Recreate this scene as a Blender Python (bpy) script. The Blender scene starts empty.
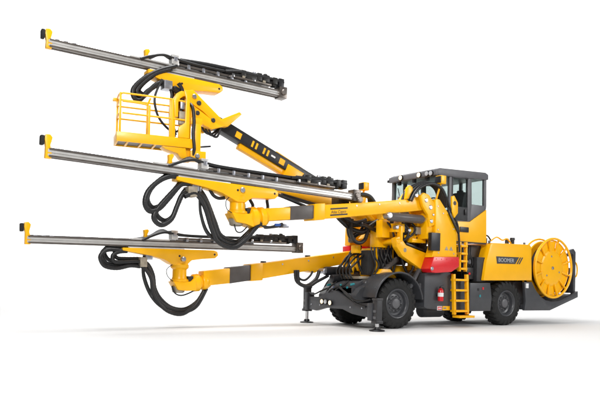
import bpy, bmesh, math, random
from mathutils import Vector, Matrix
random.seed(7)
R = math.radians
scene = bpy.context.scene
col = scene.collection

# ------------------------------------------------------------------ camera
cam_d = bpy.data.cameras.new('camera'); cam = bpy.data.objects.new('camera', cam_d); col.objects.link(cam)
YAW, ROLL = R(33.456), 0.023
cam_d.sensor_width = 36; cam_d.lens = 631.4/600*36
cam_d.shift_y = 79.64/600
cam_d.clip_end = 500
cam.matrix_world = Matrix.Translation((-10.7786, -12.9039, 1.179)) @ Matrix.Rotation(-YAW, 4, 'Z') @ Matrix.Rotation(R(90), 4, 'X') @ Matrix.Rotation(ROLL, 4, 'Z')
scene.camera = cam

# ------------------------------------------------------------------ studio light
w = bpy.data.worlds.new('World'); scene.world = w; w.use_nodes = True
w.node_tree.nodes['Background'].inputs[0].default_value = (1, 1, 1, 1)
w.node_tree.nodes['Background'].inputs[1].default_value = 0.14
def area(name, loc, target, size, power, colr=(1, 1, 1), spread=None):
    l = bpy.data.lights.new(name, 'AREA'); l.shape = 'RECTANGLE'; l.size, l.size_y = size; l.energy = power; l.color = colr
    o = bpy.data.objects.new(name, l); col.objects.link(o); o.location = loc
    if spread: l.spread = R(spread)
    o.rotation_euler = (Vector(target)-Vector(loc)).to_track_quat('-Z', 'Y').to_euler()
    return o
area('overhead_softbox', (-5, .5, 15), (-2.5, 1, 0), (10, 7), 3100)
area('key_softbox', (-13, -15, 10), (-1, 0, 2.2), (4, 4), 2450, (1, .985, .96))
area('side_softbox', (12, -15, 8), (3, 0, 1.6), (5, 5), 1250)
for q in (-15, 0, 15):          # row of lamps washing the backdrop
    area('backdrop_wash', (5.0+q*.834, 7.5-q*.551, 20), (9.4+q*1.1*.834, 14.2-q*1.1*.551, 5), (12, 3), 1500 if q else 800, spread=110)
scene.view_settings.view_transform = 'Standard'; scene.view_settings.look = 'None'
scene.view_settings.exposure = 0; scene.view_settings.gamma = 1

# ------------------------------------------------------------------ materials
def mat(name, color, rough=.4, metal=0., coat=0., noise=.06, scale=6., bump=.0, bscale=60., emit=None, estr=0., spec=.5):
    m = bpy.data.materials.new(name); m.use_nodes = True
    nt = m.node_tree; b = nt.nodes['Principled BSDF']
    tc = nt.nodes.new('ShaderNodeTexCoord')
    n = nt.nodes.new('ShaderNodeTexNoise'); n.inputs['Scale'].default_value = scale; n.inputs['Detail'].default_value = 5
    nt.links.new(tc.outputs['Object'], n.inputs['Vector'])
    r = nt.nodes.new('ShaderNodeValToRGB')
    r.color_ramp.elements[0].position = .3; r.color_ramp.elements[1].position = .7
    r.color_ramp.elements[0].color = tuple(c*(1-noise) for c in color)+(1,)
    r.color_ramp.elements[1].color = tuple(min(1, c*(1+noise)) for c in color)+(1,)
    nt.links.new(n.outputs['Fac'], r.inputs['Fac']); nt.links.new(r.outputs['Color'], b.inputs['Base Color'])
    mr = nt.nodes.new('ShaderNodeMapRange'); mr.inputs['To Min'].default_value = max(0, rough-.07); mr.inputs['To Max'].default_value = min(1, rough+.07)
    n2 = nt.nodes.new('ShaderNodeTexNoise'); n2.inputs['Scale'].default_value = scale*3; n2.inputs['Detail'].default_value = 3
    nt.links.new(tc.outputs['Object'], n2.inputs['Vector'])
    nt.links.new(n2.outputs['Fac'], mr.inputs['Value']); nt.links.new(mr.outputs['Result'], b.inputs['Roughness'])
    b.inputs['Metallic'].default_value = metal; b.inputs['Coat Weight'].default_value = coat; b.inputs['Specular IOR Level'].default_value = spec
    b.inputs['Coat Roughness'].default_value = .12
    if bump:
        n3 = nt.nodes.new('ShaderNodeTexNoise'); n3.inputs['Scale'].default_value = bscale; n3.inputs['Detail'].default_value = 3
        nt.links.new(tc.outputs['Object'], n3.inputs['Vector'])
        bp = nt.nodes.new('ShaderNodeBump'); bp.inputs['Strength'].default_value = bump; bp.inputs['Distance'].default_value = .01
        nt.links.new(n3.outputs['Fac'], bp.inputs['Height']); nt.links.new(bp.outputs['Normal'], b.inputs['Normal'])
    if emit:
        b.inputs['Emission Color'].default_value = tuple(emit)+(1,); b.inputs['Emission Strength'].default_value = estr
    return m
M = {
 'yellow': mat('yellow_paint', (.90, .445, .0), .36, coat=.10, noise=.035, scale=2.5, bump=.04, bscale=25, spec=.38),
 'grey': mat('dark_grey_paint', (.044, .046, .052), .42, coat=.1, noise=.10, scale=5, bump=.05),
 'midgrey': mat('grey_paint', (.10, .10, .108), .45, noise=.10, scale=5),
 'sleeve': mat('grey_sleeve', (.075, .066, .062), .42, noise=.12, scale=5),
 'jack': mat('jack_paint', (.03, .03, .033), .42, noise=.1),
 'black': mat('black_paint', (.010, .010, .012), .4, noise=.2, scale=8),
 'rubber': mat('tyre_rubber', (.014, .014, .014), .75, noise=.25, scale=9, bump=.25, bscale=50, spec=.35),
 'hose': mat('hose_rubber', (.010, .010, .011), .42, noise=.25, scale=20, spec=.45),
 'alu': mat('aluminium', (.66, .65, .635), .36, metal=.6, noise=.10, scale=4, bump=.04),
 'rail': mat('steel_rail', (.17, .15, .135), .36, metal=.8, noise=.2, scale=7),
 'steel': mat('bright_steel', (.62, .62, .63), .22, metal=1., noise=.08, scale=10),
 'bolt': mat('zinc_bolt', (.42, .43, .47), .35, metal=.9, noise=.1, scale=10),
 'drill': mat('drill_casting', (.028, .027, .026), .38, metal=.3, noise=.4, scale=9),
 'tan': mat('tan_casting', (.30, .26, .20), .5, metal=.3, noise=.25, scale=9),
 'red': mat('red_paint', (.62, .006, .012), .38, coat=.3, noise=.04),
 'decal': mat('decal_print', (.42, .42, .43), .5, noise=.03),
 'white': mat('white_print', (.8, .8, .8), .5, noise=.02),
 'teal': mat('teal_hose_cap', (.01, .22, .26), .4),
 'blue': mat('blue_cap', (.02, .08, .32), .4),
 'interior': mat('cab_interior', (.022, .023, .025), .6, noise=.2),
 'lamp': mat('lit_lamp', (.9, .8, .6), .2, emit=(1, .72, .38), estr=1.5),
 'lens': mat('lamp_lens', (.5, .52, .55), .12, metal=.3),
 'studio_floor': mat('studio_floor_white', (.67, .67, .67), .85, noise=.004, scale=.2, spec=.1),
 'studio': mat('studio_white', (.92, .92, .92), .9, noise=.004, scale=.2, spec=.1),
}
def glass_mat():
    m = bpy.data.materials.new('tinted_glass'); m.use_nodes = True; nt = m.node_tree; nt.nodes.clear()
    o = nt.nodes.new('ShaderNodeOutputMaterial'); mx = nt.nodes.new('ShaderNodeMixShader')
    t = nt.nodes.new('ShaderNodeBsdfTransparent'); t.inputs[0].default_value = (.80, .845, .84, 1)
    g = nt.nodes.new('ShaderNodeBsdfGlossy'); g.inputs['Roughness'].default_value = .03
    fr = nt.nodes.new('ShaderNodeFresnel'); fr.inputs[0].default_value = 1.5
    n = nt.nodes.new('ShaderNodeTexNoise'); n.inputs['Scale'].default_value = 1.2
    ml = nt.nodes.new('ShaderNodeMath'); ml.operation = 'MULTIPLY'
    mr = nt.nodes.new('ShaderNodeMapRange'); mr.inputs['To Min'].default_value = .85; mr.inputs['To Max'].default_value = 1.15
    nt.links.new(n.outputs['Fac'], mr.inputs['Value']); nt.links.new(mr.outputs[0], ml.inputs[1]); nt.links.new(fr.outputs[0], ml.inputs[0])
    ge = nt.nodes.new('ShaderNodeNewGeometry'); iv = nt.nodes.new('ShaderNodeMath'); iv.operation = 'SUBTRACT'; iv.inputs[0].default_value = 1
    m2 = nt.nodes.new('ShaderNodeMath'); m2.operation = 'MULTIPLY'; nt.links.new(ge.outputs['Backfacing'], iv.inputs[1]); nt.links.new(iv.outputs[0], m2.inputs[1]); nt.links.new(ml.outputs[0], m2.inputs[0])
    nt.links.new(m2.outputs[0], mx.inputs[0]); nt.links.new(t.outputs[0], mx.inputs[1]); nt.links.new(g.outputs[0], mx.inputs[2]); nt.links.new(mx.outputs[0], o.inputs[0])
    return m
M['glass'] = glass_mat()

# ------------------------------------------------------------------ mesh helpers
def V(*a): return Vector(a)
def frame(a, b, upv=V(0, 0, 1)):
    d = (b-a).normalized(); s = upv.cross(d)
    if s.length < 1e-4: s = V(0, 1, 0)
    s.normalize(); u = d.cross(s); return d, s, u
class MB:
    def __init__(self, bev=0): self.bm = bmesh.new(); self.bev = bev
    def solid(self, verts, faces, bev=None):
        bev = self.bev if bev is None else bev
        b = bmesh.new(); vs = [b.verts.new(v) for v in verts]
        for f in faces:
            try: b.faces.new([vs[i] for i in f])
            except ValueError: pass
        bmesh.ops.recalc_face_normals(b, faces=b.faces)
        if bev > 0:
            es = [e for e in b.edges if len(e.link_faces) == 2 and e.calc_face_angle(0) > R(28)]
            bmesh.ops.bevel(b, geom=es, offset=bev, segments=2, profile=.6, affect='EDGES', clamp_overlap=True)
        me = bpy.data.meshes.new('tmp'); b.to_mesh(me); b.free(); self.bm.from_mesh(me); bpy.data.meshes.remove(me)
        return self
    def prism(self, poly, c0, c1, axis='y', bev=None, fn=None):
        n = len(poly); vs = []
        for c in (c0, c1):
            for a, b in poly:
                p = {'y': V(a, c, b), 'x': V(c, a, b), 'z': V(a, b, c)}[axis]
                vs.append(fn(p) if fn else p)
        fs = [list(range(n)), list(range(2*n-1, n-1, -1))]+[[i, (i+1) % n, n+(i+1) % n, n+i] for i in range(n)]
        return self.solid(vs, fs, bev)
    def box(self, x0, x1, y0, y1, z0, z1, bev=None, fn=None):
        return self.prism([(x0, z0), (x1, z0), (x1, z1), (x0, z1)], y0, y1, 'y', bev, fn)
    def beam(self, a, b, wid, hgt, bev=None, w2=None, h2=None, upv=V(0, 0, 1)):
        a, b = V(*a), V(*b); d, s, u = frame(a, b, upv); w2 = w2 or wid; h2 = h2 or hgt; vs = []
        for p, ww, hh in ((a, wid, hgt), (b, w2, h2)):
            for i, j in ((-1, -1), (1, -1), (1, 1), (-1, 1)): vs.append(p+s*i*ww/2+u*j*hh/2)
        return self.solid(vs, [[0, 1, 2, 3], [7, 6, 5, 4]]+[[i, (i+1) % 4, 4+(i+1) % 4, 4+i] for i in range(4)], bev)
    def lathe(self, a, b, prof, n=24, caps=True):      # prof: (t along a->b in metres, radius)
        a, b = V(*a), V(*b); d, s, u = frame(a, b); vs = []; fs = []
        for t, r in prof:
            for k in range(n):
                an = 2*math.pi*k/n; vs.append(a+d*t+(s*math.cos(an)+u*math.sin(an))*r)
        for i in range(len(prof)-1):
            for k in range(n): fs.append([i*n+k, i*n+(k+1) % n, (i+1)*n+(k+1) % n, (i+1)*n+k])
        if caps: fs.append(list(range(n))[::-1]); fs.append([(len(prof)-1)*n+k for k in range(n)])
        return self.solid(vs, fs, 0)
    def rod(self, a, b, r, n=16, ch=None):
        L = (V(*b)-V(*a)).length; ch = min(r*.25, L*.2) if ch is None else ch
        return self.lathe(a, b, [(0, r-ch), (ch, r), (L-ch, r), (L, r-ch)], n)
    def tube(self, pts, r, n=10, sub=6, closed=False, rib=0):
        P = [V(*p) for p in pts]; S = []
        m = len(P); rng = m if closed else m-1
        for i in range(rng):
            p0, p1, p2, p3 = (P[(i-1) % m], P[i], P[(i+1) % m], P[(i+2) % m]) if closed else (P[max(i-1, 0)], P[i], P[i+1], P[min(i+2, m-1)])
            for k in range(sub):
                t = k/sub
                S.append(.5*((2*p1)+(p2-p0)*t+(2*p0-5*p1+4*p2-p3)*t*t+(3*p1-p0-3*p2+p3)*t**3))
        if not closed: S.append(P[-1])
        vs = []; fs = []; N = len(S); u = None
        for i in range(N):
            d = (S[(i+1) % N]-S[i-1]) if closed else (S[min(i+1, N-1)]-S[max(i-1, 0)])
            if d.length < 1e-6: d = V(1, 0, 0)
            d.normalize()
            if u is None:
                u = d.orthogonal().normalized()
            u = (u-d*u.dot(d)).normalized(); s = d.cross(u)
            for k in range(n):
                an = 2*math.pi*k/n; vs.append(S[i]+(u*math.cos(an)+s*math.sin(an))*r*(1+rib*math.sin(i*2.1)))
        for i in range(N if closed else N-1):
            j = (i+1) % N
            for k in range(n): fs.append([i*n+k, i*n+(k+1) % n, j*n+(k+1) % n, j*n+k])
        if not closed: fs += [list(range(n))[::-1], [(N-1)*n+k for k in range(n)]]
        return self.solid(vs, fs, 0)
    def build(self, name, m, parent=None, angle=32, label=None):
        me = bpy.data.meshes.new(name); self.bm.to_mesh(me); self.bm.free()
        for p in me.polygons: p.use_smooth = True
        me.set_sharp_from_angle(angle=R(angle))
        me.materials.append(M[m] if isinstance(m, str) else m)
        o = bpy.data.objects.new(name, me); col.objects.link(o); o.parent = parent
        if label: o['label'] = label
        return o
def hose(pts, r, parent, name='hose', m='hose', n=10):
    big = r >= .040 and name == 'hose'
    return MB().tube(pts, r, 12 if big else n, 14 if big else 6, rib=.035 if big else 0).build(name, m, parent, 60)
def hz(y, *xz):
    return [(x, y, z) for x, z in xz]
def text(name, s, size, origin, parent, m, width=None, depth=.003, bold=0.0, shear=0.):
    cu = bpy.data.curves.new(name, 'FONT'); cu.body = s; cu.size = size; cu.extrude = depth/2; cu.offset = bold; cu.shear = shear
    t = bpy.data.objects.new(name+'_tmp', cu); col.objects.link(t)
    dg = bpy.context.evaluated_depsgraph_get(); me = bpy.data.meshes.new_from_object(t.evaluated_get(dg)); bpy.data.objects.remove(t)
    xs = [v.co.x for v in me.vertices]; x0, x1 = min(xs), max(xs); k = width/(x1-x0) if width else 1
    for v in me.vertices: v.co.x = (v.co.x-x0)*k
    me.transform(Matrix.Rotation(R(90), 4, 'X')); me.materials.clear(); me.materials.append(M[m])
    o = bpy.data.objects.new(name, me); col.objects.link(o); o.parent = parent; o.location = origin
    return o
def copy_tree(o, parent, off):
    c = o.copy(); col.objects.link(c); c.parent = parent; c.location = o.location+V(*off)
    for ch in list(o.children):
        d = ch.copy(); col.objects.link(d); d.parent = c
    return c

# ------------------------------------------------------------------ studio: one white sweep, floor and backdrop
dv = V(math.sin(YAW), math.cos(YAW), 0); rv = V(math.cos(YAW), -math.sin(YAW), 0)
def sheet(name, prof, m, lab):
    vs = []; fs = []
    for t, z in prof:
        for q in (-45, 45): vs.append(dv*t+rv*q+V(0, 0, z))
    for i in range(len(prof)-1): fs.append([2*i, 2*i+1, 2*i+3, 2*i+2])
    me = bpy.data.meshes.new(name); me.from_pydata(vs, [], fs); me.materials.append(M[m])
    for p in me.polygons: p.use_smooth = True
    o = bpy.data.objects.new(name, me); col.objects.link(o); o['kind'] = 'structure'; o['label'] = lab
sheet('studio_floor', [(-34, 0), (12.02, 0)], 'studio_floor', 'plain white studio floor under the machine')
sheet('backdrop', [(12.0, .004)]+[(12.0+5*math.sin(R(k)), .004+5-5*math.cos(R(k))) for k in range(6, 91, 6)]+[(17.0, 24)], 'studio', 'plain white backdrop curving up behind the machine')

# ------------------------------------------------------------------ the machine
rig = bpy.data.objects.new('drilling_rig', None); col.objects.link(rig)
rig['label'] = 'yellow three-boom tunnel drilling rig with work basket, cab and dark grey chassis'; rig['category'] = 'drilling rig'

# ---- wheels
def make_wheel():
    n = 64; RR = .615
    prof = [(-.165, .35), (-.195, .40), (-.207, .47), (-.200, .545), (-.178, .590), (-.13, .606), (0, .612), (.13, .606), (.178, .590), (.200, .545), (.207, .47), (.195, .40), (.165, .35)]
    mb = MB(); vs = []; fs = []
    for y, r in prof:
        for k in range(n): a = 2*math.pi*k/n; vs.append(V(r*math.cos(a), y, r*math.sin(a)))
    for i in range(len(prof)-1):
        for k in range(n): fs.append([i*n+k, i*n+(k+1) % n, (i+1)*n+(k+1) % n, (i+1)*n+k])
    for k in range(n): fs.append([(len(prof)-1)*n+k, (len(prof)-1)*n+(k+1) % n, (k+1) % n, k])
    mb.solid(vs, fs, 0)
    NL = 23
    for side in (-1, 1):
        for i in range(NL):
            a0 = 2*math.pi*(i+(0 if side < 0 else .5))/NL
            st = []; da = R(4.4)
            for (y, r0, r1, tw) in ((.012, .59, .634, -.02), (.10, .59, .634, .03), (.175, .575, .628, .085), (.206, .53, .585, .10), (.212, .50, .525, .10)):
                for (dd, rr) in ((-da, r0), (da, r0), (da*.85, r1), (-da*.85, r1)):
                    a = a0+dd+tw; st.append(V(rr*math.cos(a), side*y, rr*math.sin(a)))
            f = [[0, 1, 2, 3], [16, 17, 18, 19]]
            for q in range(4): f += [[q*4+e, q*4+(e+1) % 4, q*4+4+(e+1) % 4, q*4+4+e] for e in range(4)]
            mb.solid(st, f, 0)
    tyre = mb.build('wheel', 'rubber', rig, 40)
    rm = MB().lathe((0, -.20, 0), (0, .2, 0), [(.05, .375), (.012, .378), (.0, .365), (.006, .345), (.03, .335), (.05, .315), (.13, .295), (.15, .25), (.135, .215), (.13, .10), (.13, .005)], 48, False)
    rim = rm.build('rim', 'grey', tyre, 30)
    hb = MB().lathe((0, -.155, 0), (0, .0, 0), [(0, .09), (.015, .125), (.06, .14), (.09, .145)], 32)
    hb.build('hub', 'midgrey', tyre, 30)
    bl = MB()
    for k in range(10):
        a = 2*math.pi*k/10; x, z = .19*math.cos(a), .19*math.sin(a); bl.rod((x, -.115, z), (x, -.06, z), .017, 6, .002)
    bl.build('bolt', 'midgrey', tyre)
    return tyre
wh = make_wheel(); wh.location = (0, -.865, .632)
for x, y in ((4.17, -.865), (0, .865), (4.17, .865)):
    c = copy_tree(wh, rig, (0, 0, 0)); c.location = (x, y, .632)
    if y > 0: c.rotation_euler = (0, 0, math.pi)
    else: c.rotation_euler = (0, .4, 0)

# ---- front frame
fr = MB(.02)
fr.box(-.12, .12, -.66, .66, .5, .78)
fr.rod((0, -.68, .632), (0, .68, .632), .17, 20)
fr.lathe((0, 0, .36), (0, 0, .9), [(0, .05), (.02, .22), (.1, .28), (.44, .28), (.54, .2)], 24)
fr.box(-.95, 1.0, -.42, .42, .62, 1.02)
fr.prism([(-.95, .62), (-.95, 1.1), (-.55, 1.22), (.9, 1.30), (.9, .9), (.2, .8)], -.40, .40)
fr.prism([(-1.30, .30), (-1.30, .66), (-.74, .62), (-.30, .80), (.10, .92), (.42, .92), (.75, .74), (1.42, .72), (1.42, .40), (.95, .36), (.5, .46), (-.2, .46), (-.6, .36)], -1.10, -.98, 'x', .02)
fr.box(-1.14, -.9, -1.42, -1.25, .24, .66, .02); fr.box(-1.14, -.9, 1.30, 1.42, .36, .84, .02)
fr.prism([(-1.0, .62), (-1.0, .80), (-.86, .98), (-.55, 1.12), (-.1, 1.19), (.45, 1.19), (.45, .8)], -.62, .98, bev=.03)
fr.rod((-.55, -.55, 1.12), (-.55, .9, 1.12), .09, 18); fr.rod((-.2, .62, 1.2), (.2, .62, 1.2), .14, 18)
fr.box(.3, 1.0, -.72, .72, .7, 1.05)
front = fr.build('front_frame', 'grey', rig)
dk = MB(.012)
dk.prism([(-.86, 1.02), (-.80, 1.20), (-.1, 1.30), (.5, 1.30), (.5, 1.02)], .42, .62)
dk.box(-.7, .0, -.36, .30, 1.23, 1.30)
dk.build('deck_plate', 'tan', front)
def fender(y0, y1):
    mb = MB(); Ro, Ri = .80, .775; vs = []; A = [R(a) for a in range(8, 176, 7)]
    pts = [(math.cos(a), math.sin(a)) for a in A]
    poly = [(Ro*c, .632+Ro*s*.985) for c, s in pts]+[(Ri*c, .632+Ri*s*.985) for c, s in reversed(pts)]
    n = len(A); N = 2*n
    for y in (y0, y1): vs += [V(x, y, z) for x, z in poly]
    fs = []
    for i in range(n-1):
        j = N-1-i
        fs += [[i, i+1, j-1, j], [N+i, N+j, N+j-1, N+i+1], [i, N+i, N+i+1, i+1], [j, j-1, N+j-1, N+j]]
    fs += [[0, N-1, 2*N-1, N], [n-1, N+n-1, N+n, n]]
    mb.solid(vs, fs, 0)
    ed = [(.80*c, y0 if abs(y0) > abs(y1) else y1, .632+.788*s) for c, s in pts]
    mb.tube(ed, .018, 8, 1)
    mb.beam((-.3, (y0+y1)/2, .9), (-.55, (y0+y1)/2, 1.18), .06, .04); mb.beam((.45, (y0+y1)/2, .95), (.55, (y0+y1)/2, 1.2), .06, .04)
    return mb.build('fender', 'grey', front, 35)
fender(-1.12, -.46); fender(.46, 1.12)
for y, z, m in ((.60, .62, 'lamp'), (.44, .62, 'lens'), (.24, .60, 'lamp')):
    h = MB().lathe((-1.16, y, z), (-1.0, y, z), [(0, .062), (.0, .078), (.03, .08), (.08, .05)], 20).build('headlight', 'black', front)
    MB().lathe((-1.175, y, z), (-1.1, y, z), [(0, .02), (.008, .055), (.03, .062)], 20).build('headlight_lens', m, front)
for y, z, m in ((.05, 1.06, 'teal'), (-.22, 1.0, 'teal'), (.35, .98, 'blue'), (.62, 1.05, 'teal'), (-.38, 1.08, 'teal')):
    MB().rod((-.98, y, z), (-.86, y, z+.02), .03, 12).build('hose_fitting', m, front)
for pts in ([(-1.0, .5, .78), (-1.12, .3, .92), (-1.05, 0, 1.02), (-1.12, -.3, .9), (-1.14, -.7, .72), (-1.12, -1.1, .7), (-1.05, -1.25, .74)],
            [(-.97, .1, 1.05), (-1.08, -.1, .98), (-1.12, -.45, .85), (-1.13, -.8, .64), (-1.14, -1.2, .56)],
            [(-.95, .5, 1.0), (-1.1, .7, .9), (-1.13, 1.0, .8), (-1.08, 1.3, .84)],
            [(-.9, .3, 1.15), (-1.02, .45, 1.0), (-1.05, .6, .8)], [(-.9, -.2, 1.18), (-1.0, -.1, 1.05), (-1.06, .1, .95), (-1.04, .25, .8)]):
    hose(pts, .022, front)
for y in (-1.0, -.6):
    for a in (30, 75, 120, 150): MB().rod((.795*math.cos(R(a)), y, .632+.783*math.sin(R(a))), (.812*math.cos(R(a)), y, .632+.80*math.sin(R(a))), .016, 8, .003).build('fender_bolt', 'midgrey', front)
for y in (-1.0, -.55, .75, 1.15): MB().rod((-1.115, y, .52), (-1.095, y, .52), .022, 8, .003).build('frame_bolt', 'bolt', front)
# ---- stabiliser jacks
def jack(x, y, z0, z1, lab):
    j = MB(.015).box(x-.085, x+.085, y-.08, y+.08, z0+.18, z1).box(x-.10, x+.10, y-.095, y+.095, z1-.03, z1+.02)
    j.box(x-.105, x+.105, y-.10, y+.10, z0+.16, z0+.23)
    j = j.build('stabilizer_jack', 'jack', rig, label=lab)
    MB().rod((x, y, .05), (x, y, z0+.3), .045, 16).build('piston_rod', 'steel', j)
    MB().lathe((x, y, .0), (x, y, .1), [(0, .18), (.018, .19), (.03, .18), (.05, .08), (.1, .07)], 28).build('foot', 'black', j)
    for q in (.3, .45): MB(.004).box(x-.095, x-.083, y-.05, y+.05, z0+q-.03, z0+q+.03).build('guide_pad', 'midgrey', j)
jack(-1.02, -1.48, .02, .76, 'jack with its foot pressed down beside the near front wheel')
jack(-1.02, 1.48, .16, .98, 'jack on the far side of the front frame')

# ---- middle frame
mf = MB(.018)
mf.prism([(.90, .55), (1.0, .50), (1.86, .44), (1.86, 1.45), (1.4, 1.52), (.90, 1.42)], -1.07, -.35)
mf.prism([(.90, .55), (1.86, .5), (1.86, 1.45), (.90, 1.42)], .35, 1.07)
mf.box(.75, 3.3, -.34, .34, .5, 1.2)
mf.box(1.87, 2.62, -1.0, 1.0, .46, 1.30)
mf.rod((1.5, -.3, .42), (2.3, -.3, .42), .2, 20)
mid = mf.build('middle_frame', 'grey', rig)
for a, b in (((.50, -.9, .95), (.86, -.9, 1.52)), ((.76, -.9, .85), (1.14, -.9, 1.50))):
    MB(.01).beam(a, b, .09, .07).build('strut', 'midgrey', mid)
MB(.004).box(1.37, 1.55, -1.078, -1.072, .455, .565).build('warning_sticker', 'white', mid)
MB(.0).box(1.385, 1.535, -1.082, -1.079, .47, .55).build('warning_symbol', 'red', mid)
MB(.0).box(1.40, 1.52, -1.0845, -1.0825, .498, .522).build('warning_bar', 'white', mid)
MB(.004).box(1.57, 1.84, -1.080, -1.0725, .455, .565).build('warning_sticker', 'yellow', mid)
MB(.0).box(1.60, 1.70, -1.083, -1.0805, .49, .53).build('warning_bar', 'tan', mid)
MB(.01).rod((1.88, -1.07, 1.40), (1.88, -1.10, 1.40), .035, 14).build('reflector', 'red', mid)
# ---- fire extinguisher hanging on the middle frame
ex = bpy.data.objects.new('fire_extinguisher', None); col.objects.link(ex); ex.location = (1.40, -1.16, .70)
ex['label'] = 'small red fire extinguisher hung on the grey side panel left of the yellow ladder'; ex['category'] = 'fire extinguisher'
MB().lathe((0, 0, 0), (0, 0, .36), [(0, .06), (.02, .075), (.27, .075), (.31, .055), (.33, .025), (.35, .025)], 24).build('cylinder', 'red', ex)
MB(.003).box(-.03, .03, -.03, .03, .345, .375).beam((-.02, 0, .385), (.10, 0, .42), .03, .012).build('valve', 'black', ex)
MB().tube([(.03, 0, .36), (.11, 0, .33), (.10, -.02, .2), (.085, -.02, .08)], .011, 8).build('discharge_hose', 'hose', ex)
MB().lathe((0, 0, .12), (0, 0, .24), [(0, .0755), (0, .077), (.10, .077), (.1, .0755)], 24).build('instruction_label', 'white', ex)
MB(.003).box(-.085, .085, .05, .088, .14, .2).build('bracket', 'black', ex)

# ---- ladders
def ladder(x0, x1, z0, z1, y, steps, dx, sw):
    mb = MB(.006)
    for x in (x0, x1): mb.beam((x+dx, y, z0), (x, y, z1), .09, sw)
    l = mb.build('ladder', 'yellow', rig)
    for k in range(steps):
        z = z0+(z1-z0)*(k+.35)/(steps-.1); xx = dx*(1-(z-z0)/(z1-z0))
        MB(.005).box(x0+xx, x1+xx, y-.08, y+.14, z-.028, z+.028).build('step', 'yellow', l)
    return l
ladder(1.86, 2.36, .34, 1.42, -1.16, 4, .06, .075)
MB(.006).box(1.92, 2.50, -1.36, -1.10, .26, .32).build('footstep', 'yellow', rig)
ladder(2.20, 2.44, 1.50, 2.3, -1.04, 4, .0, .05)

# ---- rear body: lower panels, hood
rf = MB(.018)
rf.prism([(2.62, .42), (3.48, .42), (3.52, .80), (3.44, 1.21), (2.62, 1.19)], -1.07, -.5)
rf.prism([(2.62, .42), (3.48, .42), (3.44, 1.21), (2.62, 1.19)], .5, 1.07)
rf.box(3.1, 6.9, -.5, .5, .55, 1.27)
rear_poly = [(4.94, 1.26), (5.29, 1.27), (5.40, 1.12), (5.51, 1.0), (5.72, .84), (5.96, .73), (6.30, .68), (6.63, .70), (7.10, .84), (7.61, 1.02), (7.62, .82), (6.19, .41), (4.97, .42), (5.02, .7)]
rf.prism(rear_poly, -1.07, -.98); rf.prism(rear_poly, .98, 1.07)
rf.prism([(4.97, .44), (6.19, .43), (7.60, .84), (7.60, .93), (6.2, .6), (4.97, .6)], -.98, .98)
rf.rod((4.17, -.68, .632), (4.17, .68, .632), .17, 20)
rf.lathe((4.17, 0, .36), (4.17, 0, .9), [(0, .05), (.02, .22), (.1, .28), (.44, .28), (.54, .2)], 24)
rear = rf.build('rear_frame', 'grey', rig)
arch = [(3.46, .98), (3.52, 1.15), (3.62, 1.27), (4.80, 1.285), (4.9, 1.12), (4.95, .9)]
for c, m, x, z in ((0, 'teal', 3.02, .84), (1, 'red', 3.14, 1.05), (2, 'black', 2.95, 1.02)):
    MB(.003).box(x-.028, x+.028, -1.083, -1.072, z-.035, z+.035).build('control_plate', m, rear)
MB(.004).box(5.0, 5.10, -1.10, -1.07, 1.08, 1.22).build('reflector', 'white', rear)
hd = MB(.03)
hd.prism([(3.42, 2.28), (3.52, 2.34), (5.16, 2.37), (5.24, 2.30), (5.29, 1.31), (3.16, 1.27), (3.26, 1.8)], -1.07, 1.07)
hood = hd.build('engine_hood', 'yellow', rig)
hd2 = MB(.02)
hd2.box(5.32, 5.6, -.55, 1.05, 1.31, 2.30); hd2.build('rear_cover', 'yellow', hood)
dec = MB(.0).prism([(3.70, 1.76), (4.50, 1.775), (4.66, 1.975), (3.66, 1.965)], -1.078, -1.0715).build('name_plate', 'grey', hood, label='dark grey name plate with pale lettering on the hood')
for k in range(2): MB(0).prism([(4.56+.09*k, 1.775), (4.61+.09*k, 1.775), (4.76+.09*k, 1.975), (4.71+.09*k, 1.975)], -1.077, -1.0715).build('plate_stripe', 'grey', dec)
text('lettering', 'BOOMER', .16, (3.76, -1.080, 1.815), dec, 'decal', width=.68, bold=.0)
for x, z in ((3.5, 2.36), (5.05, 2.38)): MB().rod((x, -.95, z-.03), (x, -.95, z+.05), .035, 12).build('hood_latch', 'midgrey', hood)
MB().lathe((4.95, -.6, 2.33), (4.95, -.6, 2.6), [(0, .09), (.05, .09), (.06, .06), (.17, .06), (.18, .08), (.25, .07)], 20).build('exhaust_cap', 'black', hood)
MB(.01).box(3.5, 3.72, -.7, -.5, 2.35, 2.5).build('filter_housing', 'midgrey', hood)
MB(.01).rod((4.45, -.8, 2.35), (4.45, -.8, 2.52), .06, 16).build('filler_cap', 'grey', hood)
hose([(3.62, -.9, 2.40), (3.85, -.92, 2.52), (4.1, -.92, 2.45), (4.3, -.92, 2.50), (4.5, -.9, 2.38)], .022, hood, 'grab_rail', 'yellow')
hose([(3.4, -.7, 2.4), (3.42, -.75, 2.56), (3.6, -.8, 2.55), (3.75, -.8, 2.42)], .022, hood)
# ---- open compartment behind the ladder
cp = MB(.012)
cp.box(2.62, 3.40, -.75, .9, 1.25, 2.26); cp.box(2.48, 2.62, -.4, 1.0, 1.2, 2.25)
comp = cp.build('compartment', 'black', rig)
MB(.012).box(2.98, 3.34, -.98, -.752, 1.24, 1.92).build('electric_cabinet', 'interior', comp)
MB(.012).box(2.66, 2.94, -.90, -.752, 1.30, 1.62).build('valve_block', 'drill', comp)
MB(.008).rod((2.78, -.78, 1.78), (2.78, -.9, 1.78), .07, 16).build('gauge', 'midgrey', comp)
for k in range(4):
    x = 2.66+.07*k; hose([(x, -.80, 1.55), (x+.03, -.88, 1.75), (x-.02, -.86, 2.0), (x+.05, -.8, 2.24)], .02, comp)
MB(.008).rod((2.72, -.93, 1.45), (2.72, -.96, 1.45), .035, 14).build('button', 'red', comp)

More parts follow.
